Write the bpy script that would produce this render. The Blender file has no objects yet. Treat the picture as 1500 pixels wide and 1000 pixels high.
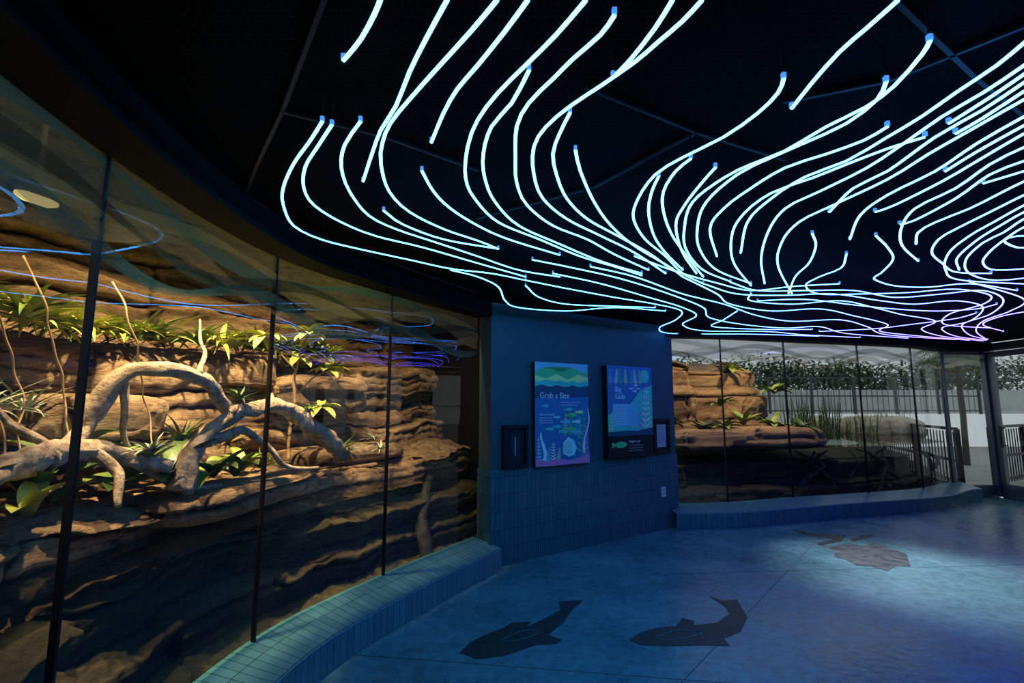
import bpy, bmesh, math, random
from mathutils import Vector, Matrix, noise
random.seed(7)
SC=bpy.context.scene
COL=SC.collection
H=1.55; TH=math.atan(90/720.); FPX=720.
SC.view_settings.view_transform='Standard'
SC.view_settings.look='None'

# ---------------------------------------------------------------- camera
cd=bpy.data.cameras.new("camera"); cam=bpy.data.objects.new("camera",cd); COL.objects.link(cam)
cd.sensor_width=36; cd.lens=FPX/1500*36; cam.location=(0,0,H)
cam.rotation_euler=(math.pi/2+TH,0,0); cd.clip_end=200; SC.camera=cam

# ---------------------------------------------------------------- helpers
def mat(name,color=(.5,.5,.5),rough=.5,metal=0,emit=None,es=0,spec=None):
    m=bpy.data.materials.new(name); m.use_nodes=True
    b=m.node_tree.nodes['Principled BSDF']
    b.inputs['Base Color'].default_value=(*color,1); b.inputs['Roughness'].default_value=rough
    b.inputs['Metallic'].default_value=metal
    if spec is not None: b.inputs['Specular IOR Level'].default_value=spec
    if emit: b.inputs['Emission Color'].default_value=(*emit,1); b.inputs['Emission Strength'].default_value=es
    return m
def N(m,t,**kw):
    n=m.node_tree.nodes.new(t)
    for k,v in kw.items(): setattr(n,k,v)
    return n
def L(m,a,b): m.node_tree.links.new(a,b)
def bsdf(m): return m.node_tree.nodes['Principled BSDF']
def ramp(m,stops):
    r=N(m,'ShaderNodeValToRGB'); e=r.color_ramp.elements
    while len(e)<len(stops): e.new(.5)
    for i,(p,c) in enumerate(stops): e[i].position=p; e[i].color=(*c,1)
    return r
def link(o,parent=None):
    COL.objects.link(o)
    if parent: o.parent=parent
    return o
def empty(name,loc=(0,0,0),rz=0):
    o=bpy.data.objects.new(name,None); o.location=loc; o.rotation_euler=(0,0,rz); o.empty_display_size=.1
    COL.objects.link(o); return o
def mesh(name,vs,fs,m=None,parent=None,smooth=False,uvs=None):
    me=bpy.data.meshes.new(name); me.from_pydata([tuple(v) for v in vs],[],fs)
    if uvs:
        ul=me.uv_layers.new(name="UVMap")
        for l in me.loops: ul.data[l.index].uv=uvs[l.vertex_index]
    if m:
        for mm in (m if isinstance(m,list) else [m]): me.materials.append(mm)
    if smooth: me.polygons.foreach_set("use_smooth",[True]*len(me.polygons))
    me.update()
    return link(bpy.data.objects.new(name,me),parent)
class MB:
    def __init__(s): s.v=[];s.f=[];s.mi=[]
    def box(s,c,d,rz=0,mi=0,R=None):
        if R is None: R=Matrix.Rotation(rz,3,'Z')
        o=len(s.v)
        for x in(-.5,.5):
            for y in(-.5,.5):
                for z in(-.5,.5): s.v.append(Vector(c)+R@Vector((x*d[0],y*d[1],z*d[2])))
        for q in((0,1,3,2),(4,6,7,5),(0,4,5,1),(2,3,7,6),(0,2,6,4),(1,5,7,3)):
            s.f.append([o+i for i in q]); s.mi.append(mi)
    def tube(s,pts,rad,n=8,mi=0,wob=0,seed=0):
        pts=[Vector(p) for p in pts]; o=len(s.v); k=len(pts)
        up=Vector((0,0,1))
        for i,p in enumerate(pts):
            t=(pts[min(i+1,k-1)]-pts[max(i-1,0)]).normalized()
            a=t.cross(up)
            if a.length<.1: a=t.cross(Vector((1,0,0)))
            a.normalize(); b=t.cross(a)
            r=rad[i] if isinstance(rad,(list,tuple)) else rad
            for j in range(n):
                an=2*math.pi*j/n
                rr=r
                if wob:
                    rr*=1+wob*noise.noise(Vector((p.x*5+math.cos(an)*1.6+seed,p.y*5+math.sin(an)*1.6,p.z*5)))+wob*.5*noise.noise(Vector((p.x*16+math.cos(an)*4+seed,p.y*16+math.sin(an)*4,p.z*16)))
                s.v.append(p+a*math.cos(an)*rr+b*math.sin(an)*rr)
        for i in range(k-1):
            for j in range(n):
                s.f.append([o+i*n+j,o+i*n+(j+1)%n,o+(i+1)*n+(j+1)%n,o+(i+1)*n+j]); s.mi.append(mi)
        s.f.append([o+j for j in range(n)][::-1]); s.mi.append(mi)
        s.f.append([o+(k-1)*n+j for j in range(n)]); s.mi.append(mi)
    def leaf(s,base,dirv,length,width,droop=.5,seg=6,mi=0,fold=.25,shape=1):
        d=Vector(dirv).normalized(); p=Vector(base); o=len(s.v)
        side=d.cross(Vector((0,0,1)))
        if side.length<.05: side=Vector((1,0,0))
        side.normalize()
        for i in range(seg+1):
            t=i/seg
            w=width*(math.sin(math.pi*min(1,t*.92+.08))**.7)
            if not shape: w=width*(1-t)**.8*(.6+.4*min(1,t*5))
            nrm=side.cross(d)
            s.v+= [p-side*w/2+nrm*w*fold,p.copy(),p+side*w/2+nrm*w*fold]
            d=(d+Vector((0,0,-droop/seg))).normalized(); p=p+d*(length/seg)
        for i in range(seg):
            a=o+i*3
            s.f+=[[a,a+1,a+4,a+3],[a+1,a+2,a+5,a+4]]; s.mi+=[mi,mi]
    def make(s,name,mats,parent=None,smooth=False):
        ob=mesh(name,s.v,s.f,mats if isinstance(mats,list) else [mats],parent,smooth)
        for p,i in zip(ob.data.polygons,s.mi): p.material_index=i
        return ob
def catmull(P,step,dim=2):
    P=[Vector(p) for p in P]; out=[]
    Q=[P[0]*2-P[1]]+P+[P[-1]*2-P[-2]]
    for i in range(1,len(Q)-2):
        a,b,c,d=Q[i-1:i+3]; n=max(2,int((c-b).length/step))
        for k in range(n):
            t=k/n
            out.append(.5*((2*b)+(c-a)*t+(2*a-5*b+4*c-d)*t*t+(3*b-a-3*c+d)*t**3))
    out.append(P[-1]); return out
def normals(path):
    r=[]
    for i in range(len(path)):
        t=(path[min(i+1,len(path)-1)]-path[max(i-1,0)]).normalized(); r.append(Vector((-t.y,t.x)))
    return r
def arcs(path):
    s=[0]
    for i in range(1,len(path)): s.append(s[-1]+(path[i]-path[i-1]).length)
    return s
def sweep(name,path,prof,m,parent=None,smooth=False,fn=None):
    ns=normals(path); ss=arcs(path); vs=[];uv=[];k=len(prof)
    pl=[0]
    for i in range(1,k): pl.append(pl[-1]+math.dist(prof[i],prof[i-1]))
    for p,n,s in zip(path,ns,ss):
        for j,(d,z) in enumerate(prof):
            if fn: d,z=fn(s,d,z,j)
            q=p+n*d; vs.append((q.x,q.y,z)); uv.append((s,pl[j]))
    fs=[[i*k+j,(i+1)*k+j,(i+1)*k+j+1,i*k+j+1] for i in range(len(path)-1) for j in range(k-1)]
    return mesh(name,vs,fs,m,parent,smooth,uv)
def densify(prof,st):
    o=[]
    for a,b in zip(prof,prof[1:]):
        n=max(1,int(math.dist(a,b)/st))
        for k in range(n): o.append((a[0]+(b[0]-a[0])*k/n,a[1]+(b[1]-a[1])*k/n))
    o.append(prof[-1]); return o
def poly(name,pts,m,parent=None):
    bm=bmesh.new(); f=bm.faces.new([bm.verts.new(p) for p in pts]); bmesh.ops.triangulate(bm,faces=[f])
    me=bpy.data.meshes.new(name); bm.to_mesh(me); bm.free(); me.materials.append(m)
    return link(bpy.data.objects.new(name,me),parent)
# traced image pixels: project one from the camera at (0,0,H) onto the horizontal plane z
def pixel_to_plane(u,v,z):
    X=(u-750)/FPX; Z=(500-v)/FPX; c,s=math.cos(TH),math.sin(TH)
    t=(z-H)/(s+c*Z); return Vector((X*t,(c-s*Z)*t))
def pixel_lines(txt,z): return [[pixel_to_plane(*map(float,p.split(',')),z) for p in l.split()] for l in txt.strip().split('\n')]  # each text row is a polyline in image pixels

# ---------------------------------------------------------------- materials
def m_floor():
    m=mat("polished_concrete",(.1,.25,.32),.3); b=bsdf(m)
    tc=N(m,'ShaderNodeTexCoord')
    n1=N(m,'ShaderNodeTexNoise'); n1.inputs['Scale'].default_value=1.1; n1.inputs['Detail'].default_value=8; n1.inputs['Roughness'].default_value=.65
    n2=N(m,'ShaderNodeTexNoise'); n2.inputs['Scale'].default_value=14; n2.inputs['Detail'].default_value=6
    L(m,tc.outputs['Object'],n1.inputs['Vector']); L(m,tc.outputs['Object'],n2.inputs['Vector'])
    r=ramp(m,[(.3,(.05,.17,.18)),(.52,(.10,.26,.27)),(.72,(.16,.36,.37))]); L(m,n1.outputs['Fac'],r.inputs['Fac'])
    mx=N(m,'ShaderNodeMix',data_type='RGBA',blend_type='MULTIPLY'); mx.inputs['Factor'].default_value=.6
    r2=ramp(m,[(.35,(.5,.5,.5)),(.6,(1,1,1))]); L(m,n2.outputs['Fac'],r2.inputs['Fac'])
    L(m,r.outputs['Color'],mx.inputs['A']); L(m,r2.outputs['Color'],mx.inputs['B']); L(m,mx.outputs['Result'],b.inputs['Base Color'])
    r3=ramp(m,[(.35,(.2,)*3),(.7,(.4,)*3)]); L(m,n1.outputs['Fac'],r3.inputs['Fac']); L(m,r3.outputs['Color'],b.inputs['Roughness'])
    bp=N(m,'ShaderNodeBump'); bp.inputs['Strength'].default_value=.15; bp.inputs['Distance'].default_value=.02
    L(m,n2.outputs['Fac'],bp.inputs['Height']); L(m,bp.outputs['Normal'],b.inputs['Normal'])
    return m
def m_tile(name,c1,c2,mort,w,h):
    m=mat(name,c1,.28); b=bsdf(m); uv=N(m,'ShaderNodeUVMap')
    br=N(m,'ShaderNodeTexBrick'); br.offset=0; br.squash=1
    for k,v in (('Scale',1),('Brick Width',w),('Row Height',h),('Mortar Size',.0028),('Mortar Smooth',.2),('Bias',0)): br.inputs[k].default_value=v
    br.inputs['Color1'].default_value=(*c1,1); br.inputs['Color2'].default_value=(*c2,1); br.inputs['Mortar'].default_value=(*mort,1)
    L(m,uv.outputs['UV'],br.inputs['Vector']); L(m,br.outputs['Color'],b.inputs['Base Color'])
    bp=N(m,'ShaderNodeBump'); bp.inputs['Strength'].default_value=.5; bp.inputs['Distance'].default_value=.004; bp.invert=True
    L(m,br.outputs['Fac'],bp.inputs['Height']); L(m,bp.outputs['Normal'],b.inputs['Normal'])
    return m
def m_rock(name,tones,waterline_z=.88,wet=(.30,.30,.25)):
    m=mat(name,tones[1],.8); b=bsdf(m); tc=N(m,'ShaderNodeTexCoord')
    mp=N(m,'ShaderNodeMapping'); mp.inputs['Scale'].default_value=(1,1,4.5); L(m,tc.outputs['Object'],mp.inputs['Vector'])
    n1=N(m,'ShaderNodeTexNoise'); n1.inputs['Scale'].default_value=1.3; n1.inputs['Detail'].default_value=12; n1.inputs['Roughness'].default_value=.72; n1.inputs['Distortion'].default_value=.5
    L(m,mp.outputs['Vector'],n1.inputs['Vector'])
    r=ramp(m,[(.32,tones[0]),(.5,tones[1]),(.68,tones[2])]); L(m,n1.outputs['Fac'],r.inputs['Fac'])
    n2=N(m,'ShaderNodeTexNoise'); n2.inputs['Scale'].default_value=26; n2.inputs['Detail'].default_value=9; n2.inputs['Roughness'].default_value=.75
    L(m,mp.outputs['Vector'],n2.inputs['Vector'])
    r2=ramp(m,[(.36,(.3,.26,.22)),(.55,(1,1,1))]); L(m,n2.outputs['Fac'],r2.inputs['Fac'])
    mx=N(m,'ShaderNodeMix',data_type='RGBA',blend_type='MULTIPLY'); mx.inputs['Factor'].default_value=.75
    L(m,r.outputs['Color'],mx.inputs['A']); L(m,r2.outputs['Color'],mx.inputs['B'])
    ge=N(m,'ShaderNodeNewGeometry'); rp=ramp(m,[(.455,(.16,.12,.1)),(.5,(.95,.95,.95)),(.56,(1.25,1.2,1.1))]); L(m,ge.outputs['Pointiness'],rp.inputs['Fac'])  # crevice shade painted in: creases darkened, edges lightened in the colour
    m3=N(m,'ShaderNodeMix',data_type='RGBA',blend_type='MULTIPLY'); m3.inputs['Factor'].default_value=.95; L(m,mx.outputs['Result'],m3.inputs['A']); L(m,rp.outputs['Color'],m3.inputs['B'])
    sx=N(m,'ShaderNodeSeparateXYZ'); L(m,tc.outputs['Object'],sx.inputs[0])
    mr=N(m,'ShaderNodeMapRange'); mr.inputs['From Min'].default_value=waterline_z+.015; mr.inputs['From Max'].default_value=waterline_z-.015
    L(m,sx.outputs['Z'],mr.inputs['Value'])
    mw=N(m,'ShaderNodeMix',data_type='RGBA',blend_type='MULTIPLY'); mw.inputs['B'].default_value=(*wet,1)  # wet rock, with light lost in water painted into the colour below waterline
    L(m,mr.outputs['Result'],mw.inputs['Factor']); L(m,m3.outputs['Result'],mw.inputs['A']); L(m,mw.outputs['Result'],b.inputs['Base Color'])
    bp=N(m,'ShaderNodeBump'); bp.inputs['Strength'].default_value=1; bp.inputs['Distance'].default_value=.03
    L(m,n2.outputs['Fac'],bp.inputs['Height']); L(m,bp.outputs['Normal'],b.inputs['Normal'])
    return m
def m_glass(name,base=.04,k=.8,rough=.01,tint=(.93,.97,.96)):
    m=bpy.data.materials.new(name); m.use_nodes=True; nt=m.node_tree; nt.nodes.remove(nt.nodes['Principled BSDF'])
    out=nt.nodes['Material Output']; tr=N(m,'ShaderNodeBsdfTransparent'); tr.inputs[0].default_value=(*tint,1)
    gl=N(m,'ShaderNodeBsdfGlossy'); gl.inputs['Roughness'].default_value=rough
    lw=N(m,'ShaderNodeLayerWeight'); lw.inputs['Blend'].default_value=.5
    p=N(m,'ShaderNodeMath',operation='POWER'); p.inputs[1].default_value=5; L(m,lw.outputs['Facing'],p.inputs[0])
    a=N(m,'ShaderNodeMath',operation='MULTIPLY_ADD'); a.inputs[1].default_value=k; a.inputs[2].default_value=base; L(m,p.outputs[0],a.inputs[0])
    mx=N(m,'ShaderNodeMixShader'); L(m,a.outputs[0],mx.inputs[0]); L(m,tr.outputs[0],mx.inputs[1]); L(m,gl.outputs[0],mx.inputs[2])
    L(m,mx.outputs[0],out.inputs[0]); return m
def m_frost(name,color,alpha):
    m=bpy.data.materials.new(name); m.use_nodes=True; nt=m.node_tree; nt.nodes.remove(nt.nodes['Principled BSDF'])
    out=nt.nodes['Material Output']; tr=N(m,'ShaderNodeBsdfTransparent')
    df=N(m,'ShaderNodeBsdfDiffuse'); tl=N(m,'ShaderNodeBsdfTranslucent'); df.inputs[0].default_value=(*color,1); tl.inputs[0].default_value=(*color,1)
    m1=N(m,'ShaderNodeMixShader'); m1.inputs[0].default_value=.9; L(m,df.outputs[0],m1.inputs[1]); L(m,tl.outputs[0],m1.inputs[2])
    m2=N(m,'ShaderNodeMixShader'); m2.inputs[0].default_value=alpha; L(m,tr.outputs[0],m2.inputs[1]); L(m,m1.outputs[0],m2.inputs[2])
    L(m,m2.outputs[0],out.inputs[0]); return m
def m_leaf(name,c1,c2):
    m=mat(name,c1,.45); b=bsdf(m); tc=N(m,'ShaderNodeTexCoord'); n=N(m,'ShaderNodeTexNoise'); n.inputs['Scale'].default_value=9
    L(m,tc.outputs['Object'],n.inputs['Vector']); r=ramp(m,[(.35,c1),(.65,c2)]); L(m,n.outputs['Fac'],r.inputs['Fac']); L(m,r.outputs['Color'],b.inputs['Base Color'])
    return m
def m_noisy(name,c1,c2,scale=6,rough=.7,bump=.3,zs=1,dist=.02):
    m=mat(name,c1,rough); b=bsdf(m); tc=N(m,'ShaderNodeTexCoord'); mp=N(m,'ShaderNodeMapping'); mp.inputs['Scale'].default_value=(1,1,zs)
    n=N(m,'ShaderNodeTexNoise'); n.inputs['Scale'].default_value=scale; n.inputs['Detail'].default_value=8; n.inputs['Roughness'].default_value=.65
    L(m,tc.outputs['Object'],mp.inputs['Vector']); L(m,mp.outputs['Vector'],n.inputs['Vector'])
    r=ramp(m,[(.35,c1),(.65,c2)]); L(m,n.outputs['Fac'],r.inputs['Fac']); L(m,r.outputs['Color'],b.inputs['Base Color'])
    bp=N(m,'ShaderNodeBump'); bp.inputs['Strength'].default_value=bump; bp.inputs['Distance'].default_value=dist
    L(m,n.outputs['Fac'],bp.inputs['Height']); L(m,bp.outputs['Normal'],b.inputs['Normal'])
    return m
M_floor=m_floor()
M_tile=m_tile("blue_tile",(.04,.125,.145),(.055,.16,.18),(.015,.045,.055),.055,.165)
M_curb=m_tile("curb_tile",(.055,.18,.21),(.075,.23,.265),(.02,.06,.075),.065,.19)
M_wall=m_noisy("blue_wall_paint",(.03,.085,.10),(.035,.092,.108),3,.6,.03)
M_black=mat("black_paint",(.006,.007,.009),.7,0,None,0,.2)
M_soffit=mat("soffit_paint",(.003,.0032,.004),.7,0,None,0,.15)
M_seam=mat("ceiling_seam_metal",(.006,.009,.011),.5,.1)
M_metal=mat("dark_metal",(.02,.02,.024),.35,.6)
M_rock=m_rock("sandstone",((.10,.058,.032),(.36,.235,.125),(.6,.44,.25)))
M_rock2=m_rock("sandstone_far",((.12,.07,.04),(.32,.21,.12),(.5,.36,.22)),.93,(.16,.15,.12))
M_wood=m_noisy("driftwood",(.16,.11,.07),(.55,.43,.3),16,.8,1,1,.03)
M_darkwood=m_noisy("submerged_wood",(.02,.016,.012),(.06,.048,.03),12,.75,.8,1)
M_glass=m_glass("window_glass",.05,.75)
M_water=m_glass("water_surface",.03,.98,.03,(.6,.72,.66))
M_l1=m_leaf("leaf_green",(.06,.13,.02),(.2,.26,.05))
M_l2=m_leaf("leaf_yellow_green",(.2,.27,.04),(.46,.46,.10))
M_l3=m_leaf("leaf_dark",(.025,.06,.015),(.07,.13,.03))
M_l4=m_leaf("leaf_silver",(.2,.24,.17),(.4,.42,.3))
M_stem=mat("stem_bark",(.3,.2,.11),.8)

# ---------------------------------------------------------------- plan
GL=catmull([(-.55,-1.6),(-.85,-.55),(-1.2,.5),(-1.44,1.65),(-1.42,2.88),(-.98,3.93),(-.36,5.0)],.05)
A=Vector((-.2,4.88)); B=Vector((2.13,6.49)); U=(B-A).normalized(); NW=Vector((-U.y,U.x))
GR=catmull([(2.0,6.6),(2.85,6.70),(3.9,7.03),(5.23,7.42),(6.33,7.78),(7.3,8.35),(8.08,8.42)],.05)
room=[*GL,A,B,*GR,Vector((8.0,-3)),Vector((.3,-3))]
poly("floor",[(p.x,p.y,0) for p in room],M_floor)
m=mat("mesh_ceiling",(.01,.012,.015),.8,0,None,0,.05); bb=bsdf(m); tc=N(m,'ShaderNodeTexCoord'); ck=N(m,'ShaderNodeTexBrick'); ck.offset=.5
for k,v in (('Scale',1),('Brick Width',.04),('Row Height',.02),('Mortar Size',.004)): ck.inputs[k].default_value=v
ck.inputs['Color1'].default_value=(.0004,.0004,.0005,1); ck.inputs['Color2'].default_value=(.0005,.0005,.0006,1); ck.inputs['Mortar'].default_value=(.003,.0035,.004,1)
L(m,tc.outputs['Object'],ck.inputs['Vector']); L(m,ck.outputs['Color'],bb.inputs['Base Color'])
poly("ceiling",[(p.x,p.y,2.56) for p in reversed(room)],m)
b=MB()
for ln in pixel_lines('''475,0 415,160 375,245 360,285 420,330 600,395 700,430
415,165 560,200 700,250
860,130 1020,195 1150,235
1310,0 1430,115 1500,170
1020,195 870,275 700,320
1500,40 1300,120 1150,150''',2.55):  # seam lines in image pixels, projected up to the ceiling
    for p,q in zip(ln,ln[1:]):
        d=q-p; c=(p+q)/2; b.box((c.x,c.y,2.553),(d.length+.01,.013,.01),math.atan2(d.y,d.x))
b.make("trim_1",M_seam)
sweep("trim_2",GL,[(-.19,2.57),(-.19,2.42),(.05,2.42),(.05,3.65),(.12,3.65)],M_soffit)
sweep("trim_3",GR,[(-.19,2.57),(-.19,2.42),(.05,2.42),(.05,2.85),(.12,2.85)],M_soffit)
sweep("trim_4",GL,[(-.30,0),(-.30,.18),(-.29,.19),(0,.25),(.03,.25),(.03,0)],M_curb)
gi=max(i for i,p in enumerate(GR) if p.x<7.55)
sweep("trim_5",GR[:gi],[(-.30,0),(-.30,.18),(-.29,.19),(0,.25),(.03,.25),(.03,0)],M_curb)
def slab(name,a,bp,off0,off1,z0,z1,m):
    n=Vector((-(bp-a).normalized().y,(bp-a).normalized().x)); ln=(bp-a).length; th=abs(off1-off0)
    P=[a+n*off0,bp+n*off0,bp+n*off1,a+n*off1]
    vs=[];uv=[]; fs=[]
    cum=[0,ln,ln+th,2*ln+th,2*ln+2*th]
    for k in range(4):
        p,q=P[k],P[(k+1)%4]; o=len(vs)
        vs+=[(p.x,p.y,z0),(q.x,q.y,z0),(q.x,q.y,z1),(p.x,p.y,z1)]; uv+=[(cum[k],z0),(cum[k+1],z0),(cum[k+1],z1),(cum[k],z1)]; fs.append([o,o+1,o+2,o+3])
    o=len(vs); vs+=[(p.x,p.y,z1) for p in P]; uv+=[(0,0)]*4; fs.append([o,o+1,o+2,o+3])
    return mesh(name,vs,fs,m,None,False,uv)
slab("wall_center",A,B,.012,.24,0,2.56,M_wall)
slab("baseboard_center",A-U*.01,B+U*.01,0,.25,0,.9,M_tile)
def wallbox(name,p,q,z0,z1,m,th=.12):
    return slab(name,Vector(p),Vector(q),0,th,z0,z1,m)
wallbox("wall_back",(8.0,-3),(.3,-3),0,2.56,M_wall)
wallbox("wall_left",(.3,-3),(-.55,-1.6),0,2.56,M_wall)
wallbox("wall_right",(8.03,6.55),(8.0,-3),0,2.56,M_wall)

# ---------------------------------------------------------------- windows
def window(name,path,mull,seedp,light,al,cols):
    e=empty(name)
    sweep("glass",path,[(0,.25),(0,2.43)],M_glass,e,True)
    b=MB()
    for p in mull:
        i=min(range(len(path)),key=lambda i:(path[i]-Vector(p)).length); q=path[i]; t=(path[min(i+1,len(path)-1)]-path[max(i-1,0)])
        b.box((q.x,q.y,1.34),(.012,.025,2.18),math.atan2(t.y,t.x))
    b.make("mullions",M_metal,e)
    ph=seedp
    k=8; prof=[(-.006,j/k) for j in range(k+1)]
    def top(s,d,v,j): 
        zb=2.19+.07*math.sin(s*3.3+ph)+.025*math.sin(s*7+ph); return d,2.425+(zb-2.425)*v
    sweep("frosted_band",path,prof,m_frost("frost_base",light,al),e,True,top)
    for r in range(len(cols)):
        def rib(s,d,v,j,r=r):
            c=2.33-.06*r+.07*math.sin(s*(2.4+.45*r)+ph+r*1.9); w=.012+.026*abs(math.sin(s*1.9+r*1.3)); return -.009-.003*r,c+w*(v*2-1)
        sweep("wave_ribbon_%d"%r,path,[(0,j/3) for j in range(4)],m_frost("frost_%d"%r,*cols[r]),e,True,rib)
window("window_1",GL,[(-.85,-.55),(-1.2,.5),(-1.44,1.65),(-1.42,2.88),(-.98,3.93)],.4,(.42,.46,.30),.42,
   [((.10,.34,.38),.6),((.7,.7,.38),.4),((.04,.10,.11),.6),((.6,.55,.34),.4),((.08,.28,.34),.55)])
window("window_2",GR,[(2.85,6.70),(3.9,7.03),(5.23,7.42),(6.33,7.78),(7.3,8.35)],1.7,(.55,.55,.48),.5,
   [((.45,.5,.45),.45),((.10,.16,.18),.5),((.8,.75,.6),.5),((.22,.17,.1),.5)])

# ---------------------------------------------------------------- rocks
def h1(i,k=0): 
    x=math.sin(i*127.1+k*311.7+.5)*43758.5453; return 2*(x-math.floor(x))-1
def nz(x,y,z): return noise.noise(Vector((x,y,z)))
def edge(f,w):
    e=min(f,1-f)
    return max(0,1-e/w)
def strata(s,z,seed=0,amp=1,th=.33,bed=.9):
    w=z+.08*nz(s*.5+seed,z*.6,1)+.02*nz(s*2.3,z*2,seed)
    u=w/th; i=math.floor(u); fr=u-i
    wd=1.3+.4*h1(i,1); g=s/wd+h1(i,2)*3+.14*nz(s*1.5,z*4,i); c=math.floor(g); gf=g-c
    d=.10*h1(i*13+c,seed)+.06*h1(i,seed+5)
    d+=.09*nz(s*.7,z*1.2,seed+4)
    d+=.07*(fr-.5)*h1(c,i)
    gr=edge(fr,.07); gv=edge(gf,.03/wd)
    d+=.10*gr*gr+.04*gv
    u2=w/.085+.6*nz(s*.7,seed,4); i2=math.floor(u2); f2=u2-i2
    m=max(0,min(1,.5+1.6*nz(s*.6,z*.9,seed+11)))
    d+=bed*m*(.026*h1(i2,seed+c)+.018*edge(f2,.2))
    d+=.05*noise.fractal(Vector((s*2.0,z*3.8,seed)),.85,2.1,7)
    return d*amp
RP=catmull([(-1.2,.5),(-1.44,1.65),(-1.42,2.88),(-.98,3.93),(-.36,5.0),(-.02,5.6)],.016)
prof=densify([(.02,.0),(.14,.02),(.16,.14),(.30,.18),(.28,.38),(.42,.43),(.34,.62),(.50,.68),(.42,.88),(.44,.98),(.85,1.06),(1.0,1.12),(1.05,1.42),(1.16,1.5),(1.12,1.80),(1.16,1.93),(1.42,1.99),(1.52,2.08),(1.45,2.4),(1.62,2.5),(1.6,2.95),(1.85,3.1),(1.8,3.65)],.016)
def rf(s,d,z,j):
    k=min(1,max(0,(j)/12)); dd=strata(s,z,2.3)
    if z<.8: dd=max(dd*.8,-.12-d*.1)
    flat=.05*noise.fractal(Vector((s*2.2,d*2.6,9)),.8,2.1,6)
    return max(.02,d+dd*k), z+flat*k+.05*nz(s*.8,d,3)
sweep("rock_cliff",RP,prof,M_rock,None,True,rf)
sweep("exhibit_roof",GL[20:]+[Vector((-.02,5.6))],[(.05,3.64),(3.2,3.64)],M_black)
pe=RP[-1]; ne=normals(RP)[-1]; q=pe+ne*3
mesh("wall_exhibit",[(pe.x,pe.y,0),(q.x,q.y,0),(q.x,q.y,3.65),(pe.x,pe.y,3.65)],[[0,1,2,3]],M_black)
sweep("exhibit_water",RP[::4],[(.005,.87),(.6,.87)],M_water)

def boulder(name,c,size,seed,m,rz=0,sub=5,amp=.6,sharp=.55):
    bm=bmesh.new(); bmesh.ops.create_icosphere(bm,subdivisions=sub,radius=1)
    R=Matrix.Rotation(rz,3,'Z')
    for v in bm.verts:
        p=v.co.copy(); q=Vector([math.copysign(abs(x)**sharp,x) for x in p])
        q=Vector((q.x*size[0]/2,q.y*size[1]/2,q.z*size[2]/2))
        a=math.atan2(p.y,p.x)*.9
        dd=-strata(a*max(size[0],size[1])*.6,c[2]+q.z,seed,amp)
        hor=Vector((p.x,p.y,0)); q+=hor*dd; q.z+=.05*noise.fractal(p*2+Vector((seed,0,0)),.9,2.1,4)*size[2]
        v.co=R@q+Vector(c)
    me=bpy.data.meshes.new(name); bm.to_mesh(me); bm.free(); me.materials.append(m)
    for p in me.polygons: p.use_smooth=True
    return link(bpy.data.objects.new(name,me),parent=None)
e=empty("rock_ledge")
for i,(c,sz,rz,sd) in enumerate([((-2.52,3.95,1.78),(1.0,.55,.32),.56,3),((-1.78,4.5,1.62),(.9,.45,.34),.9,9),((-2.5,2.9,1.45),(.8,.5,.3),1.3,5),((-1.55,4.55,1.05),(1.3,.5,.25),1.0,12),((-1.85,3.3,.98),(1.5,.7,.2),1.45,7)]):
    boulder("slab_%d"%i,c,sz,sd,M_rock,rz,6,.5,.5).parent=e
e=empty("rock_outcrop")
RC=catmull([(1.5,7.6),(2.4,7.75),(3.15,7.85),(3.32,8.35),(3.7,8.25),(4.3,8.35),(4.62,8.75),(4.8,9.8)],.025)
def rf2(s,d,z,j): return d+strata(s,z,5.5,.9,.42,.6)*min(1,j/8), z+.10*nz(s*1.4,d,7)*min(1,max(0,(z-1.6)/.4))
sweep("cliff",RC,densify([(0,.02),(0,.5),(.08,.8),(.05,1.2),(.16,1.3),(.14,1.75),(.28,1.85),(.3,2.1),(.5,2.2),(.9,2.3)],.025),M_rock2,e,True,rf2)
for i,(c,sz,sd) in enumerate([((4.05,7.85,1.02),(1.7,.7,.34),1),((3.0,7.55,.98),(1.3,.5,.36),4)]):
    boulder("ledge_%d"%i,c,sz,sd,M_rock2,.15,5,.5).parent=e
GRx=catmull([(2.3,6.75),(2.85,6.85),(3.9,7.08),(5.23,7.45),(6.33,7.81),(7.2,8.3)],.03)
prof2=densify([(.02,.0),(.3,.02),(.3,.3),(.5,.4),(.45,.65),(1.2,.8)],.025)
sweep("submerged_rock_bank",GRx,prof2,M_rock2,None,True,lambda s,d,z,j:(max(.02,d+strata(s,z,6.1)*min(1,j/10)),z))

# ---------------------------------------------------------------- driftwood
def branch(bd,pts,r0,r1,seed,j=.025,wob=.45):
    P=catmull([Vector(p) for p in pts],.025,3); n=len(P)
    P=[p+Vector((noise.noise(p*6+Vector((seed,0,0))),noise.noise(p*6+Vector((0,seed,0))),noise.noise(p*6+Vector((0,0,seed)))))*j for p in P]
    rad=[(r0+(r1-r0)*i/(n-1))*(1+.3*noise.noise(Vector((i*.11,seed,0)))) for i in range(n)]
    bd.tube(P,rad,14,0,wob,seed)
b=MB()
branch(b,[(-1.86,1.5,1.12),(-1.93,1.75,1.20),(-1.98,1.95,1.27),(-2.01,2.14,1.33),(-1.97,2.29,1.34),(-1.90,2.45,1.30),(-1.77,2.61,1.21)],.065,.04,1)
branch(b,[(-2.0,2.16,1.3),(-2.01,2.34,1.42),(-1.99,2.37,1.55),(-1.93,2.40,1.67),(-1.79,2.50,1.73),(-1.69,2.65,1.70),(-1.66,2.87,1.55),(-1.63,2.93,1.49)],.042,.034,2)
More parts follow.
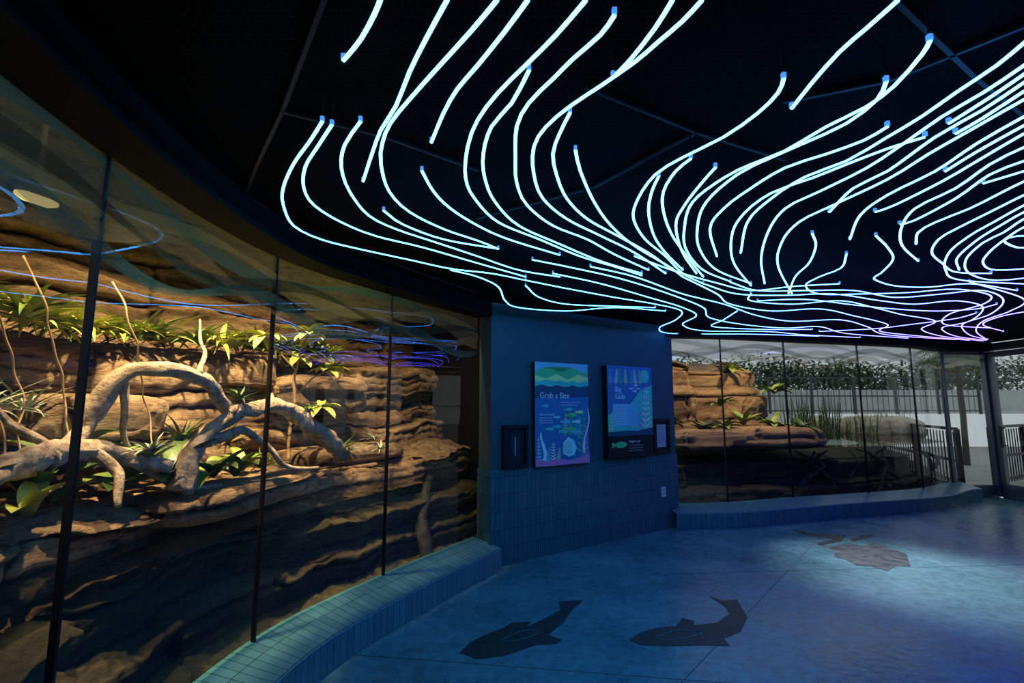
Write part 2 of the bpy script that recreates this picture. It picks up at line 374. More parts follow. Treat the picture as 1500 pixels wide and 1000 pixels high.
branch(b,[(-1.64,2.86,1.5),(-1.60,3.33,1.52),(-1.53,3.59,1.44),(-1.45,3.86,1.29),(-1.39,4.08,1.13)],.04,.065,3)
branch(b,[(-1.73,2.63,1.10),(-1.71,2.75,1.33),(-1.67,2.84,1.41),(-1.62,2.95,1.5)],.055,.042,4)
branch(b,[(-1.70,2.74,1.34),(-1.64,3.00,1.38),(-1.57,3.16,1.30),(-1.53,3.33,1.15),(-1.41,3.64,1.08)],.028,.012,5)
branch(b,[(-1.69,2.66,1.70),(-1.76,2.8,1.85),(-1.9,2.95,2.05)],.016,.006,6)
branch(b,[(-1.9,2.42,1.68),(-1.95,2.5,1.5),(-2.0,2.65,1.25)],.02,.01,7)
branch(b,[(-1.97,2.3,1.34),(-1.85,2.35,1.22),(-1.78,2.3,1.08)],.03,.015,8)
branch(b,[(-1.6,3.3,1.52),(-1.7,3.5,1.6),(-1.85,3.7,1.58)],.018,.008,12)
branch(b,[(-1.5,3.7,1.38),(-1.6,3.95,1.3),(-1.6,4.3,1.2)],.03,.015,13)
branch(b,[(-1.88,2.47,1.27),(-1.8,2.7,1.12),(-1.7,2.95,1.08)],.025,.012,14)
branch(b,[(-2.0,2.2,1.33),(-2.1,2.05,1.5),(-2.15,1.9,1.75)],.018,.006,15)
b.make("driftwood_branch",M_wood,None,True)
b=MB()
branch(b,[(-.72,4.6,.1),(-.85,4.75,.5),(-.8,5.0,.82)],.06,.04,20)
for i in range(9):
    x=4.4+i*.33; y=7.35+(x-4.4)*.31
    branch(b,[(x,y+.25,.05),(x+.2*math.sin(i*2.),y+.3,.35),(x+.35*math.cos(i*1.7),y+.35,.6),(x+.5*math.sin(i*3.1),y+.45,.8)],.05,.015,40+i)
b.make("submerged_roots",M_darkwood,None,True)

# ---------------------------------------------------------------- plants
def rosette(name,c,n,ln,w,m,droop=1.2,up=.8,shape=0):
    b=MB()
    for i in range(n):
        a=i*2.399+random.random()*.4; u=up*random.uniform(.4,1.5)
        b.leaf(c,(math.cos(a),math.sin(a),u),ln*random.uniform(.7,1.15),w*random.uniform(.8,1.2),droop*random.uniform(.5,1.3),7,0,.25,shape)
    return b.make(name,m,None,True)
for i in range(28):
    t=i/27; y=1.8+t*3.0; x=-2.60+max(0,y-3.1)*.52+random.uniform(-.08,.14)
    rosette("bromeliad",(x,y,1.97),24,random.uniform(.24,.36),.055,random.choice([M_l1,M_l2,M_l3,M_l2]),1.3,1.1)
for c,mm,ln in [((-2.35,1.9,1.6),M_l4,.34),((-2.3,2.15,1.5),M_l4,.3),((-2.45,1.6,1.9),M_l3,.35),((-1.35,4.05,1.14),M_l4,.16),((-1.75,3.5,1.1),M_l3,.2),((-1.15,4.4,1.14),M_l4,.14),((-1.9,3.2,1.12),M_l4,.2),((-2.4,2.45,1.5),M_l4,.28),((-2.2,1.7,1.5),M_l4,.3),
   ((-1.62,2.95,1.56),M_l3,.15),((-1.8,2.5,1.30),M_l4,.14),((-1.5,3.65,1.48),M_l3,.14),((-1.45,4.3,1.16),M_l3,.18),((-1.3,4.7,1.2),M_l4,.16),((-2.25,3.4,1.3),M_l3,.3),((-2.1,3.7,1.25),M_l1,.28),((-1.55,4.3,1.85),M_l3,.22),((-1.9,4.4,1.85),M_l1,.25)]:
    rosette("air_plant",c,22,ln,.025,mm,.9,1.0)
for c,n,ln,w,mm in [((-1.95,2.55,1.12),9,.3,.11,M_l1),((-1.75,2.95,1.12),8,.28,.10,M_l1),((-2.1,2.2,1.12),8,.3,.1,M_l3),((-1.8,3.35,1.1),7,.24,.09,M_l1),((-2.15,2.8,1.15),8,.34,.11,M_l3),((-1.95,2.05,1.1),7,.2,.08,M_l2),((-2.05,3.1,1.2),8,.3,.11,M_l3),((-1.7,3.1,1.1),6,.2,.07,M_l1),((-1.85,2.75,1.15),8,.36,.09,M_l3),((-2.2,2.45,1.2),8,.36,.12,M_l3),((-2.05,1.9,1.15),8,.3,.10,M_l3)]:
    rosette("broadleaf_plant",c,n,ln,w,mm,1.3,1.6,1)
b=MB()
branch(b,[(-1.72,3.86,1.12),(-1.70,3.84,1.5),(-1.66,3.80,1.85),(-1.58,3.78,2.08)],.014,.008,9)
branch(b,[(-1.69,3.84,1.6),(-1.6,3.95,1.75),(-1.5,4.0,1.82)],.008,.005,10)
branch(b,[(-1.67,3.8,1.8),(-1.8,3.7,1.95),(-1.85,3.65,2.05)],.008,.005,11)
branch(b,[(-1.7,3.84,1.4),(-1.55,3.75,1.5),(-1.45,3.75,1.52)],.008,.005,12)
b.mi=[1]*len(b.mi)
for c,k in [((-1.58,3.78,2.08),16),((-1.85,3.65,2.05),10),((-1.5,4.0,1.82),7),((-1.45,3.75,1.52),9),((-1.66,3.8,1.9),6)]:
    for i in range(k):
        a=i*2.4; b.leaf(c,(math.cos(a),math.sin(a),random.uniform(-.3,.9)),random.uniform(.14,.22),.065,.8,6,0,.2,1)
b.make("sapling_tree",[M_l2,M_stem],None,True)
b=MB()
for x,y,z in [(-2.3,1.9,2.3),(-2.35,2.3,2.25),(-2.15,2.6,2.2),(-2.4,2.1,2.3)]:
    branch(b,[(x,y,z),(x+.1,y+.05,z-.3),(x+.05,y+.25,z-.7),(x+.2,y+.2,z-1.1)],.005,.004,int(x*9),.03,.1)
b.make("hanging_vines",M_stem,None,True)
for c,ln,mm in [((3.7,7.95,1.2),.4,M_l1),((4.2,8.0,1.15),.35,M_l1),((4.6,7.9,1.12),.3,M_l3),((2.9,7.6,1.12),.25,M_l3),((3.8,8.5,2.1),.3,M_l1),((2.5,7.95,1.25),.25,M_l3),((4.4,8.3,1.7),.35,M_l1),((3.4,8.1,1.5),.3,M_l3),((3.3,7.7,1.15),.3,M_l1)]:
    rosette("broadleaf_plant",c,12,ln,.1,mm,1.2,1.3,1)
def reeds(name,c,n,r,h,m):
    b=MB()
    for i in range(n):
        a=random.random()*6.28; rr=r*random.random()**.5
        b.leaf((c[0]+math.cos(a)*rr,c[1]+math.sin(a)*rr,c[2]),(random.uniform(-.25,.25),random.uniform(-.25,.25),1),h*random.uniform(.6,1.1),.03,.12,5,0,.2,0)
    return b.make(name,m,None,True)
reeds("reed_clump",(5.9,9.8,.85),130,.5,.95,M_l3)
reeds("reed_clump",(8.6,11.2,.85),60,.5,.6,M_l1)
reeds("reed_clump",(5.3,9.0,.85),30,.25,.5,M_l1)
reeds("reed_clump",(7.4,10.6,.85),60,.35,.55,M_l1)

# ---------------------------------------------------------------- outdoors
M_ground=m_noisy("pale_gravel",(.4,.4,.38),(.55,.54,.5),3,.9,.2)
M_deck=m_noisy("deck_concrete",(.3,.3,.3),(.4,.4,.4),3,.8,.1)
M_pale=m_rock("pale_boulder",((.4,.32,.22),(.7,.6,.46),(.88,.8,.68)),.9,(.5,.5,.45))
mesh("pond_water",[(1.5,6.9,.9),(4.2,7.2,.9),(6.4,7.9,.9),(7.35,8.45,.9),(9.6,14.5,.9),(1.5,15,.9)],[[0,1,2,3,4,5]],M_water)
mesh("pond_bed",[(1.5,6.6,-.02),(8.0,8.4,-.02),(11,15,.3),(1.5,15,.3)],[[0,1,2,3]],M_darkwood)
mesh("bank_ground",[(-5,13.0,.8),(10,13.2,.8),(10,18,1.2),(-5,18,1.2),(-5,60,1.25),(60,60,1.25),(60,18,1.2),(10.01,18,1.2)],[[0,1,2,3],[3,2,7,6,5,4]],M_ground)
mesh("deck_ground",[(7.5,8.46,0),(8.2,8.46,0),(8.2,-4,0),(30,-4,0),(30,17.9,0),(9.7,17.9,0)],[[0,1,2,3,4,5]],M_deck)
e=empty("shore_boulders")
for i in range(26):
    y=random.uniform(10.6,13.0); x=random.uniform(.60,.80)*y
    s=random.uniform(.6,1.15)
    boulder("boulder_%d"%i,(x,y,.98),(s,s*.7,s*.5),i*1.7,M_pale,random.random()*3,4,.2,.8).parent=e
slab("garden_wall",Vector((2,20.6)),Vector((26,21.4)),0,.3,1.1,2.1,m_noisy("garden_wall_render",(.45,.48,.48),(.55,.58,.58),1,.9,.1))
def fence(name,p,q,z0,h,post,bal,m):
    b=MB(); p=Vector(p);q=Vector(q); d=q-p; ln=d.length; a=math.atan2(d.y,d.x); c=(p+q)/2
    n=int(ln/post)
    for i in range(n+1):
        r=p+d*i/n; b.box((r.x,r.y,z0+h/2),(.07,.07,h),a)
    for zz in (.12,.5*h,h): b.box((c.x,c.y,z0+zz),(ln,.05,.05),a)
    if bal:
        k=int(ln/bal)
        for i in range(k): r=p+d*i/k; b.box((r.x,r.y,z0+h/2),(.016,.016,h-.1),a)
    return b.make(name,m)
M_fence=mat("fence_metal",(.07,.08,.085),.5,.3)
fence("pond_fence",(3,17.5),(17,18),1.15,1.3,1.5,.2,M_fence)
fence("deck_railing",(7.75,8.7),(9.4,13.5),0,1.1,1.3,.12,M_metal)
fence("deck_railing",(9.0,9.4),(13,11.5),0,1.1,1.3,.12,M_metal)
M_hedge=m_leaf("hedge_leaf",(.07,.12,.06),(.22,.27,.16))
def bush(name,c,r,n,sz,m):
    b=MB()
    for i in range(n):
        v=Vector((random.gauss(0,1),random.gauss(0,1),random.gauss(0,1))).normalized()*random.uniform(.3,1)
        p=Vector((c[0]+v.x*r[0],c[1]+v.y*r[1],c[2]+v.z*r[2]))
        b.leaf(p,(random.uniform(-1,1),random.uniform(-1,1),random.uniform(-.5,1)),sz*random.uniform(.6,1.3),sz*.5,.6,2,0,.2,1)
    b.tube([(c[0],c[1],1.1),(c[0],c[1],c[2])],.06,8,1)
    return b.make(name,[m,M_stem])
for i in range(19):
    x=4.5+i*1.15; bush("hedge_shrub",(x,22.6+random.uniform(-.3,1),2.7+random.uniform(-.2,.3)),(1.3,.9,random.uniform(.8,1.3)),620,.26,M_l1 if i%5==0 else M_hedge)
def palm(name,c,h,n,ln):
    b=MB(); b.tube([(c[0],c[1],0),(c[0]+.05,c[1],h*.5),(c[0],c[1],h)],[.07,.06,.05],10,1,.2)
    for i in range(n):
        a=i*2.399; u=random.uniform(-.5,1.3); d=Vector((math.cos(a),math.sin(a),u)).normalized(); p=Vector((c[0],c[1],h))
        for k in range(14):
            side=d.cross(Vector((0,0,1))).normalized()
            for sg in (-1,1): b.leaf(p,side*sg+d*.6+Vector((0,0,-.2)),ln*.35*(1-k/18),.045,.5,2,0,.1,0)
            p=p+d*ln/14; d=(d+Vector((0,0,-.12))).normalized()
    return b.make(name,[M_hedge,mat("palm_bark",(.05,.04,.03),.9)])
palm("palm_tree",(11.4,12.6,0),2.8,60,.95)

# ---------------------------------------------------------------- door
M_steel=mat("door_steel",(.16,.18,.2),.4,.6)
D0=Vector((8.09,8.44)); D1=Vector((8.04,6.55)); dd=(D1-D0).normalized(); da=math.atan2(dd.y,dd.x)
e=empty("door_1",(D0.x,D0.y,0),da); Ld=(D1-D0).length
b=MB()
for x in (.06,1.10,Ld-.06): b.box((x,0,1.27),(.1,.12,2.5) ,0)
b.box((Ld/2,0,2.48),(Ld,.12,.12))
b.make("frame",M_steel,e)
b=MB()
for x0,x1 in ((.12,1.04),(1.16,Ld-.12)):
    w=x1-x0
    b.box((x0+.045,0,1.2),(.09,.05,2.4)); b.box((x1-.045,0,1.2),(.09,.05,2.4)); b.box(((x0+x1)/2,0,2.36),(w,.05,.09)); b.box(((x0+x1)/2,0,.12),(w,.05,.24))
b.make("leaf_frame",M_steel,e)
mesh("leaf_glass",[(.2,0,.2),(Ld-.2,0,.2),(Ld-.2,0,2.32),(.2,0,2.32)],[[0,1,2,3]],M_glass,e)
b=MB(); b.box((.26,-.07,1.0),(.025,.025,.35)); b.box((.26,-.035,.86),(.02,.07,.02)); b.box((.26,-.035,1.14),(.02,.07,.02)); b.make("handle",M_metal,e)
b=MB(); b.box((7.32,8.36,1.22),(.05,.05,2.44),0); b.box((7.7,8.40,.1),(.76,.06,.2),.07); b.box((7.7,8.40,2.4),(.76,.06,.06),.07); b.make("trim_6",M_steel)

# ---------------------------------------------------------------- wall signs
WA=math.atan2(U.y,U.x)
def onwall(name,u,z): 
    p=A+U*u; return empty(name,(p.x,p.y,z),WA)
def flat(name,pts,y,m,par): return poly(name,[(x,-y,z) for x,z in pts],m,par)
def rect(name,x0,z0,x1,z1,y,m,par): return flat(name,[(x0,z0),(x1,z0),(x1,z1),(x0,z1)],y,m,par)
def text(s,x,z,size,y,m,par,name="text"):
    c=bpy.data.curves.new(name,'FONT'); c.body=s; c.size=size
    o=bpy.data.objects.new(name,c); COL.objects.link(o); dg=bpy.context.evaluated_depsgraph_get(); dg.update()
    me=bpy.data.meshes.new_from_object(o.evaluated_get(dg)); bpy.data.objects.remove(o)
    me.materials.clear(); me.materials.append(m)
    o=link(bpy.data.objects.new(name,me),par); o.rotation_euler=(math.pi/2,0,0); o.location=(x,-y,z); return o
def C(n,c): return mat(n,c,.45)
K=dict(bg=C("print_blue",(.03,.2,.42)),sky=C("print_sky",(.2,.6,.7)),g1=C("print_green",(.10,.65,.2)),g2=C("print_lime",(.9,1,.3)),w=C("print_white",(1,1,.95)),
  pu=C("print_purple",(.9,.25,.5)),cy=C("print_cyan",(.5,.95,.85)),dk=C("print_navy",(.01,.09,.15)),bl=C("print_black",(.008,.009,.012)),gy=C("print_grey",(.5,.53,.53)),te=C("print_teal",(.06,.7,.52)))
def weed(par,x,z,h,w,m,y,ph=0,n=5):
    L_=[];R_=[]
    for i in range(25):
        t=i/24; cx=x+.03*math.sin(t*5+ph)*h*3; ww=w*(1-t)**.5*(.45+.55*abs(math.sin(t*n*math.pi)))+.002
        L_.append((cx-ww,z+h*t)); R_.append((cx+ww,z+h*t))
    flat("seaweed",L_+R_[::-1],y,m,par)
def fishp(par,x,z,l,m,y):
    pts=[(x+l*.5*math.cos(a)*1.0,z+l*.18*math.sin(a)) for a in [i*math.pi/8 for i in range(-7,8)]]+[(x-l*.75,z+l*.17),(x-l*.65,z),(x-l*.75,z-l*.17)]
    flat("fish_print",pts,y,m,par)
def fern(par,x,z,h,w,m,y,lean=0):
    flat("stem_print",[(x-.004,z),(x+.004,z),(x+lean+.003,z+h),(x+lean-.003,z+h)],y,m,par)
    n=8
    for i in range(1,n):
        t=i/n; cx=x+lean*t; cz=z+h*t; l=w*(1-t*.6)
        for sg in (-1,1): flat("leaflet_print",[(cx,cz),(cx+sg*l*.5,cz+l*.12),(cx+sg*l,cz+l*.55),(cx+sg*l*.45,cz+l*.45)][::sg],y+.0001,m,par)
def panel(par,w,h,t,m):
    b=MB(); b.box((w/2,-t/2,h/2),(w,t,h)); b.make("panel",m,par)
T_=.045
s1=onwall("info_sign",.50,.90); w,h=.75,1.08; panel(s1,w,h,T_,K['bl']); y=T_+.001
rect("print_field",.0,0,w,h,y,K['bg'],s1)
rect("print_top",0,.83,w,h,y+.001,K['sky'],s1)
flat("hills",[(0,.83),(w,.83),(w,.98),(.62,1.0),(.5,1.04),(.38,.98),(.25,1.0),(.12,1.03),(0,.97)],y+.002,K['g1'],s1)
flat("hills_front",[(0,.83),(w,.83),(w,.93),(.6,.96),(.45,.90),(.3,.96),(.15,.91),(0,.94)],y+.003,K['g2'],s1)
flat("water_edge",[(0,.80),(w,.80)]+[(w-i*w/20,.88+.015*math.sin(i*1.3)) for i in range(21)],y+.004,K['te'],s1)
flat("water_deep",[(0,.70),(w,.72)]+[(w-i*w/20,.83+.012*math.sin(i*1.1+1)) for i in range(21)],y+.0045,K['dk'],s1)
text("Grab a Bite",.06,.70,.088,y+.005,K['w'],s1,"title")
for i,tt in enumerate(["animals have many clever ways","to catch and eat their food"]): text(tt,.34,.65-i*.03,.023,y+.005,K['w'],s1)
text("Suction feeding",.06,.52,.032,y+.005,K['w'],s1)
for i in range(3): text("gulps water and prey",.06,.49-i*.025,.02,y+.005,K['w'],s1)
weed(s1,.10,.02,.33,.03,K['w'],y+.003,0,4); fern(s1,.05,.02,.28,.05,K['cy'],y+.004,-.01); fern(s1,.22,.0,.24,.06,K['w'],y+.005,.02); weed(s1,.17,0,.2,.02,K['te'],y+.0045,3,3); fern(s1,.3,.02,.16,.04,K['g2'],y+.0052,.02)
flat("sea_floor",[(0,0),(w,0),(w,.10),(.6,.06),(.45,.04),(.3,.07),(.15,.05),(0,.09)],y+.0056,K['pu'],s1)
fern(s1,.64,.05,.55,.10,K['g1'],y+.003,.03); fern(s1,.70,.05,.38,.06,K['pu'],y+.0036,-.01); fern(s1,.58,.26,.26,.08,K['te'],y+.0032,.02); fern(s1,.5,.28,.22,.07,K['g1'],y+.0031,-.01); fern(s1,.4,.3,.2,.05,K['g2'],y+.0031,.01); weed(s1,.71,.1,.5,.012,K['w'],y+.0042,4,11)
for i,(x,z,l,k) in enumerate([(.30,.40,.09,'te'),(.42,.45,.12,'sky'),(.5,.52,.14,'g1'),(.58,.45,.1,'cy'),(.38,.35,.1,'te'),(.48,.37,.12,'g1'),(.56,.34,.1,'sky'),(.62,.55,.1,'g2'),(.46,.58,.1,'te'),(.3,.5,.07,'cy'),(.2,.38,.1,'te'),(.14,.62,.08,'sky')]): fishp(s1,x,z,l,K[k],y+.006+i*.0002)
flat("leaf_print",[(.36,.12),(.44,.08),(.52,.09),(.56,.17),(.52,.25),(.44,.29),(.37,.23)],y+.009,K['cy'],s1)
for i in range(5): text("look closely",.39,.22-i*.025,.02,y+.010,K['dk'],s1)
s2=onwall("info_sign",1.52,.92); w,h=.77,1.065; panel(s2,w,h,.08,K['bl']); y=.081
rect("print_field",0,.25,w,h,y,K['te'],s2); rect("print_caption",0,0,w,.235,y,K['bl'],s2)
flat("print_blob",[(0,h),(0,.5),(.3,.55),(.42,.7),(.55,.78),(w,.85),(w,h)],y+.001,K['bg'],s2)
text("Big",.12,.76,.088,y+.004,K['w'],s2,"title"); text("Gulp",.12,.68,.088,y+.004,K['w'],s2,"title")
rect("print_text_area",.08,.36,.5,.62,y+.002,K['sky'],s2)
for i in range(8): text("opens its wide mouth",.1,.59-i*.03,.024,y+.004,K['w'],s2)
fern(s2,.63,.27,.55,.10,K['w'],y+.003,.04); fern(s2,.72,.27,.45,.05,K['g2'],y+.0035,-.01); fern(s2,.56,.25,.3,.06,K['pu'],y+.004,.0); fern(s2,.05,.25,.3,.05,K['g2'],y+.004,.02); flat("sea_floor",[(0,.25),(w,.25),(w,.34),(.5,.3),(.3,.31),(0,.3)],y+.0045,K['dk'],s2)
for k in range(7): fern(s2,.05+.085*k,.84,.19,.045,[K['sky'],K['w'],K['g1'],K['g2'],K['te'],K['w'],K['g2']][k],y+.003+k*.0002,.03*math.sin(k*2))
flat("circle_print",[(.64+.08*math.cos(i*.4),.95+.08*math.sin(i*.4)) for i in range(15)],y+.006,K['te'],s2)
for k,(x,z) in enumerate([(.4,.8),(.46,.77),(.52,.8),(.48,.84)]): fishp(s2,x,z,.06,K['w'],y+.006)
text("Alligator gar",.33,.17,.04,y+.004,K['w'],s2,"caption")
for i in range(3): text("a very large freshwater fish",.33,.13-i*.03,.022,y+.004,K['gy'],s2)
fishp(s2,.2,.15,.2,K['g1'],y+.004)
rect("sign_divider",0,.233,w,.25,y+.005,K['bl'],s2)
def framed(u,z,w,h):
    e=onwall("framed_notice",u,z); b=MB(); f=.035
    b.box((w/2,-.012,h/2),(w,.02,h)); 
    for c,d in (((f/2,-.02,h/2),(f,.04,h)),((w-f/2,-.02,h/2),(f,.04,h)),((w/2,-.02,f/2),(w,.04,f)),((w/2,-.02,h-f/2),(w,.04,f))): b.box(c,d)
    b.make("frame",K['bl'],e)
    return e
e=framed(.12,.91,.30,.42); rect("card",.1,.09,.2,.33,.024,C("notice_dark",(.02,.024,.03)),e); rect("card_line",.14,.12,.15,.3,.026,K['gy'],e)
e=framed(2.36,.93,.31,.42); rect("card",.07,.07,.24,.35,.024,K['gy'],e)
for i in range(7): text("notice text line",.09,.31-i*.03,.02,.026,K['bl'],e)
e=onwall("wall_outlet",2.50,.39); b=MB(); b.box((.04,-.004,.06),(.075,.01,.12)); b.make("plate",C("outlet_white",(.8,.8,.8)),e)
b=MB(); b.box((.04,-.01,.085),(.035,.004,.03)); b.box((.04,-.01,.04),(.035,.004,.03)); b.make("sockets",C("outlet_grey",(.5,.5,.5)),e)

# ---------------------------------------------------------------- floor graphics
M_fish=m_noisy("fish_inlay",(.015,.025,.022),(.04,.045,.035),20,.5,.1)
M_fin=mat("fish_inlay_line",(.07,.19,.19),.5)
F=pixel_lines('''673,956 690,940 715,928 735,921 750,912 778,911 772,918 800,905 822,893 818,881 855,879 838,893 825,912 803,930 823,937 815,943 785,945 740,960 700,966
922,938 935,928 960,920 990,917 1000,905 1018,910 1015,916 1050,912 1068,900 1062,888 1038,873 1060,880 1080,878 1095,905 1085,925 1060,935 1070,946 1035,945 985,946 940,945
735,938 760,926 790,923 780,932 750,940
960,935 990,924 1030,925 1010,934 980,938
1160,775 1190,781 1238,785 1232,793 1200,799 1196,795 1222,790 1190,785 1170,780
1200,797 1222,800 1240,795 1262,799 1285,795 1300,801 1328,812 1334,830 1312,829 1300,836 1275,829 1255,828 1240,820 1222,815 1224,807
1245,790 1262,784 1284,782 1270,787 1250,793''',0)  # outlines in image pixels, projected down to the floor
def ring(pts,z,w,m,name,par):
    b=MB()
    P=pts+[pts[0]]
    for p,q in zip(P,P[1:]):
        d=q-p; c=(p+q)/2; b.box((c.x,c.y,z),(d.length+w*.6,w,.001),math.atan2(d.y,d.x))
    b.make(name,m,par)
for k in (0,1):
    e=empty("floor_fish_graphic"); poly("body",[(p.x,p.y,.003) for p in F[k]],M_fish,e)
    ring(catmull(F[k+2]+[F[k+2][0]],.02),.0045,.012,M_fin,"gill_fin_line",e)
M_turt=m_noisy("turtle_inlay",(.02,.03,.028),(.10,.14,.13),9,.5,.1)
e=empty("floor_turtle_graphic")
for k in (4,5,6): poly("shape_%d"%k,[(p.x,p.y,.003) for p in F[k]],M_turt if k==5 else M_fish,e)
b=MB()
for p,q in (((-1.2,3.3),(6.5,2.2)),((.1,2.0),(4.5,7.0)),((-.1,4.6),(7.8,5.2))):
    p=Vector(p);q=Vector(q);d=q-p;c=(p+q)/2; b.box((c.x,c.y,.0006),(d.length,.005,.001),math.atan2(d.y,d.x))
b.make("trim_7",mat("floor_joint",(.03,.06,.065),.6))

# ---------------------------------------------------------------- LED tubes
TU='''557,0 548,22 530,55 512,78 503,88
655,0 625,55 600,105 580,155 558,190 545,225 532,265
728,0 690,45 640,100 600,145 572,180 560,210 558,240 570,280 600,310 650,335 700,352 730,364
773,0 740,45 700,95 670,130 650,165 632,208
858,0 815,50 770,95 730,135 700,175 685,215 682,260 695,290 730,325 790,350 850,375 900,390 940,403
775,103 750,150 720,185 708,225 710,260 725,295 760,330 820,357 880,382 940,400
900,22 880,50 840,85 810,115 775,150 757,185 755,230 757,268 772,300 810,330 860,350 900,372 950,395
985,0 960,40 925,85 898,113
1028,0 1000,30 965,60 930,90 880,125 835,155 800,185 782,215 782,255 795,290 830,320 880,345 930,370 975,400
835,165 820,195 810,225 815,255 830,290 860,320 905,345 950,370 985,395
843,220 850,250 870,295 895,330 930,360 980,390 1000,405
472,178 455,205 430,240 415,275 415,300 430,330 470,350 530,365 600,380 660,393 720,400 770,410
486,183 465,215 447,245 445,275 460,300 500,325 550,345 620,362 700,385 770,405
528,178 505,212 500,245 512,280 540,315 580,335 640,355 700,375 760,395 820,405
618,250 635,280 660,305 700,330 745,350 820,373
562,308 590,328 650,350 730,364
660,395 700,405 730,420 740,440 760,450 830,455 900,450 975,455
770,418 790,435 830,445 900,448 960,450
1148,115 1140,135 1110,165 1060,200 1000,230 960,255 935,290 928,320 945,350 975,375 1000,400 1030,415
1315,0 1270,40 1230,75 1190,120 1160,158
1362,60 1350,80 1310,125 1270,155 1210,185 1150,220 1100,240 1060,260 1015,295 1003,330 1005,365 1030,395 1070,412
1298,120 1285,145 1240,180 1180,208 1130,230 1080,255 1035,295 1022,330 1025,365 1050,395 1100,415
965,258 955,280 950,310 958,345 975,370 1000,395
1012,232 990,250 972,280 972,310 985,345 1010,380 1030,405
1048,245 1030,265 1003,300 990,330 1000,370 1020,400
1300,185 1265,205 1210,225 1150,245 1100,275 1060,305 1040,335 1050,375
1355,200 1300,217 1240,240 1190,260 1130,282 1090,312 1072,345 1075,385 1100,418
1540,32 1500,62 1460,95 1400,135 1350,170 1300,200 1240,235 1180,258 1130,290 1095,325 1085,370
1540,65 1500,95 1440,135 1380,170 1330,205 1270,245 1200,280 1150,305 1125,340 1115,380 1120,415
1540,80 1500,108 1450,142 1390,180
1540,95 1500,120 1440,160 1370,200 1300,250 1250,275 1215,310
1540,110 1500,133 1440,172 1400,195
1540,125 1500,145 1430,185 1360,225 1300,262 1220,300 1170,325 1145,355 1140,390 1160,430
1540,150 1500,170 1430,210 1370,250 1300,285 1260,315 1245,350
1540,163 1500,183 1430,222 1385,250
1540,177 1500,195 1440,230 1380,265 1310,300 1282,310
1540,200 1500,215 1450,240 1400,275 1340,305 1320,335 1322,360 1345,382
1540,220 1500,235 1450,255 1400,290 1340,322 1318,328
1540,238 1500,250 1440,268
1540,250 1500,265 1460,285 1420,305 1370,325 1345,340 1342,357
1540,268 1500,285 1450,310 1400,335 1375,350 1365,370 1380,385 1400,398 1452,400
1540,282 1500,300 1455,325 1420,345 1390,370 1385,395 1410,410 1540,417
1540,293 1500,310 1465,330 1430,352 1402,378 1405,395
1540,305 1500,320 1470,340 1440,355 1415,380 1420,400 1460,410 1540,402
1540,318 1500,332 1475,348 1450,368 1440,385 1460,395 1540,390
1520,345 1490,345 1470,352 1490,362 1520,362
1190,342 1195,360 1185,385 1165,405 1155,430
1283,345 1300,362 1308,380 1290,400 1280,408 1310,418 1360,420 1420,415 1490,425
1240,372 1232,392 1200,405 1180,418 1200,430 1260,430 1330,428 1400,423 1450,432 1440,445 1390,460 1385,475 1450,480
1030,415 1080,430 1150,432 1220,430 1290,440 1340,445 1400,440 1440,450 1420,470 1380,480 1400,492 1445,498
1070,413 1110,425 1180,425 1250,425 1310,435 1380,430 1440,425 1470,440 1450,460 1410,475 1420,490 1447,497
1100,430 1100,440 1160,445 1230,440 1280,450 1320,460 1370,470 1350,482 1380,492 1440,499
1000,405 1050,430 1070,445 1130,455 1200,452 1250,462 1300,475 1290,485 1350,492 1420,498
865,390 930,405 1000,430 1060,445 1110,462 1160,470 1230,468 1270,478 1300,490 1400,497
780,380 840,392 910,408 980,430 1030,450 1040,465 1090,475 1150,480 1200,478 1240,488 1330,495
810,400 880,415 950,435 1000,450 1020,462 1000,475 1030,484 1120,485 1180,490 1260,494
770,410 830,422 900,435 960,445 998,455 990,468 966,480 985,488 1100,489 1200,492
1080,455 1060,468 1045,478 1120,482 1190,482
1110,440 1180,438 1250,446 1310,452 1370,455 1430,452 1460,445
930,375 990,397 1050,414 1100,425 1160,419 1230,415
1200,485 1280,481 1340,474 1400,466 1430,458
1420,412 1500,438 1480,455 1440,470 1430,485 1445,497
1540,450 1470,462 1440,475 1470,485'''
ZT=2.46
m=bpy.data.materials.new("led_tube_glow"); m.use_nodes=True; nt=m.node_tree; nt.nodes.remove(nt.nodes['Principled BSDF'])
em=N(m,'ShaderNodeEmission'); em.inputs['Strength'].default_value=15
tc=N(m,'ShaderNodeTexCoord'); sx=N(m,'ShaderNodeSeparateXYZ'); mr=N(m,'ShaderNodeMapRange'); mr.inputs['From Min'].default_value=-1; mr.inputs['From Max'].default_value=6
L(m,tc.outputs['Object'],sx.inputs[0]); L(m,sx.outputs['X'],mr.inputs['Value'])
r=ramp(m,[(0,(.055,.42,1)),(.3,(.055,.36,1)),(.55,(.06,.2,1)),(.75,(.085,.11,1)),(1,(.11,.075,1))]); L(m,mr.outputs['Result'],r.inputs['Fac']); L(m,r.outputs['Color'],em.inputs['Color'])
L(m,em.outputs[0],nt.nodes['Material Output'].inputs[0])
M_led=m; M_ledend=mat("led_end_glow",(.02,.1,.3),.4,0,(.08,.35,1),.9)
b=MB()
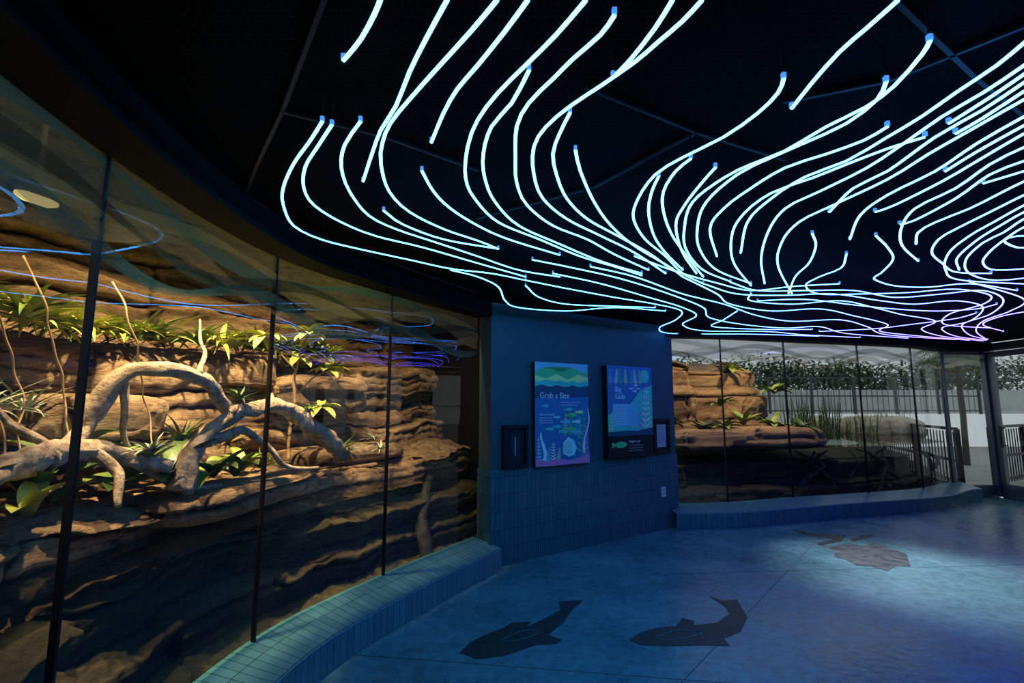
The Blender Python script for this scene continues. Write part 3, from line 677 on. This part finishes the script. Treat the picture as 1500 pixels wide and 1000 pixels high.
for ln in pixel_lines(TU,ZT):  # tube paths traced as image pixels, projected to tube height
    P=catmull(ln,.06); pts=[Vector((p.x,p.y,ZT)) for p in P]
    if (pts[0]-pts[-1]).length<.02: continue
    f0=len(b.f); b.tube(pts,.0058,8,0)
    for fi in range(f0,len(b.f)):
        f=b.f[fi]; zc=sum(b.v[i].z for i in f)/len(f)
        if zc>ZT+.002: b.mi[fi]=1
    for p in (pts[0],pts[-1]):
        b.box((p.x,p.y,ZT+.009),(.011,.011,.016),0,2)
        b.box((p.x,p.y,2.515),(.004,.004,.09),0,1)
b.make("ceiling_led_tube_light",[M_led,M_black,M_ledend])

# ---------------------------------------------------------------- lights
def spot(name,loc,tgt,e,col,size,blend=.8,rad=.03):
    d=bpy.data.lights.new(name,'SPOT'); d.energy=e; d.color=col; d.spot_size=math.radians(size); d.spot_blend=blend; d.shadow_soft_size=rad
    o=bpy.data.objects.new(name,d); COL.objects.link(o); o.location=loc
    o.rotation_euler=(Vector(tgt)-Vector(loc)).to_track_quat('-Z','Y').to_euler(); return o
WARM=(1,.69,.35)
spot("exhibit_spot_light",(-1.75,1.7,3.4),(-2.4,2.3,1.6),340,WARM,85)
spot("exhibit_spot_light",(-1.62,2.6,3.4),(-2.15,3.2,1.5),880,WARM,78)
spot("exhibit_spot_light",(-1.30,3.7,3.4),(-1.85,4.2,1.4),430,WARM,80)
spot("exhibit_spot_light",(-.85,4.6,3.4),(-1.1,5.2,1.2),130,WARM,85)
spot("exhibit_spot_light",(2.9,7.1,2.75),(2.8,7.9,1.4),120,WARM,100)
spot("exhibit_spot_light",(3.9,7.4,2.75),(4.0,8.4,1.5),170,WARM,100)
spot("floor_daylight_fill",(3.6,5.3,2.5),(3.65,4.85,0),380,(1,.86,.95),58,1,.1)  # added lamp, stands in for the daylight patch on the floor
spot("floor_daylight_fill",(4.4,4.2,2.5),(4.4,4.0,0),150,(1,.86,.95),70,1,.1)  # second added lamp, widens the stand-in daylight patch
M_bulb=mat("flood_lamp_lens",(1,.8,.4),.4,0,(1,.75,.25),1.2)
for c,rz in (((-1.87,1.85,2.36),1.3),((-1.42,3.85,2.56),1.05)):
    e=empty("exhibit_flood_lamp",c,rz); b=MB()
    b.box((0,0,.02),(.16,.06,.03)); b.box((0,0,.4),(.012,.012,.75)); b.make("housing",M_black,e)
    b=MB(); b.tube([(-.07,0,-.012),(-.04,0,-.016),(.04,0,-.016),(.07,0,-.012)],[.010,.02,.02,.010],12); b.make("lens",M_bulb,e)
# ---------------------------------------------------------------- world
w=bpy.data.worlds.new("overcast_sky"); SC.world=w; w.use_nodes=True
bg=w.node_tree.nodes['Background']; bg.inputs[0].default_value=(.74,.82,.86,1); bg.inputs[1].default_value=.6
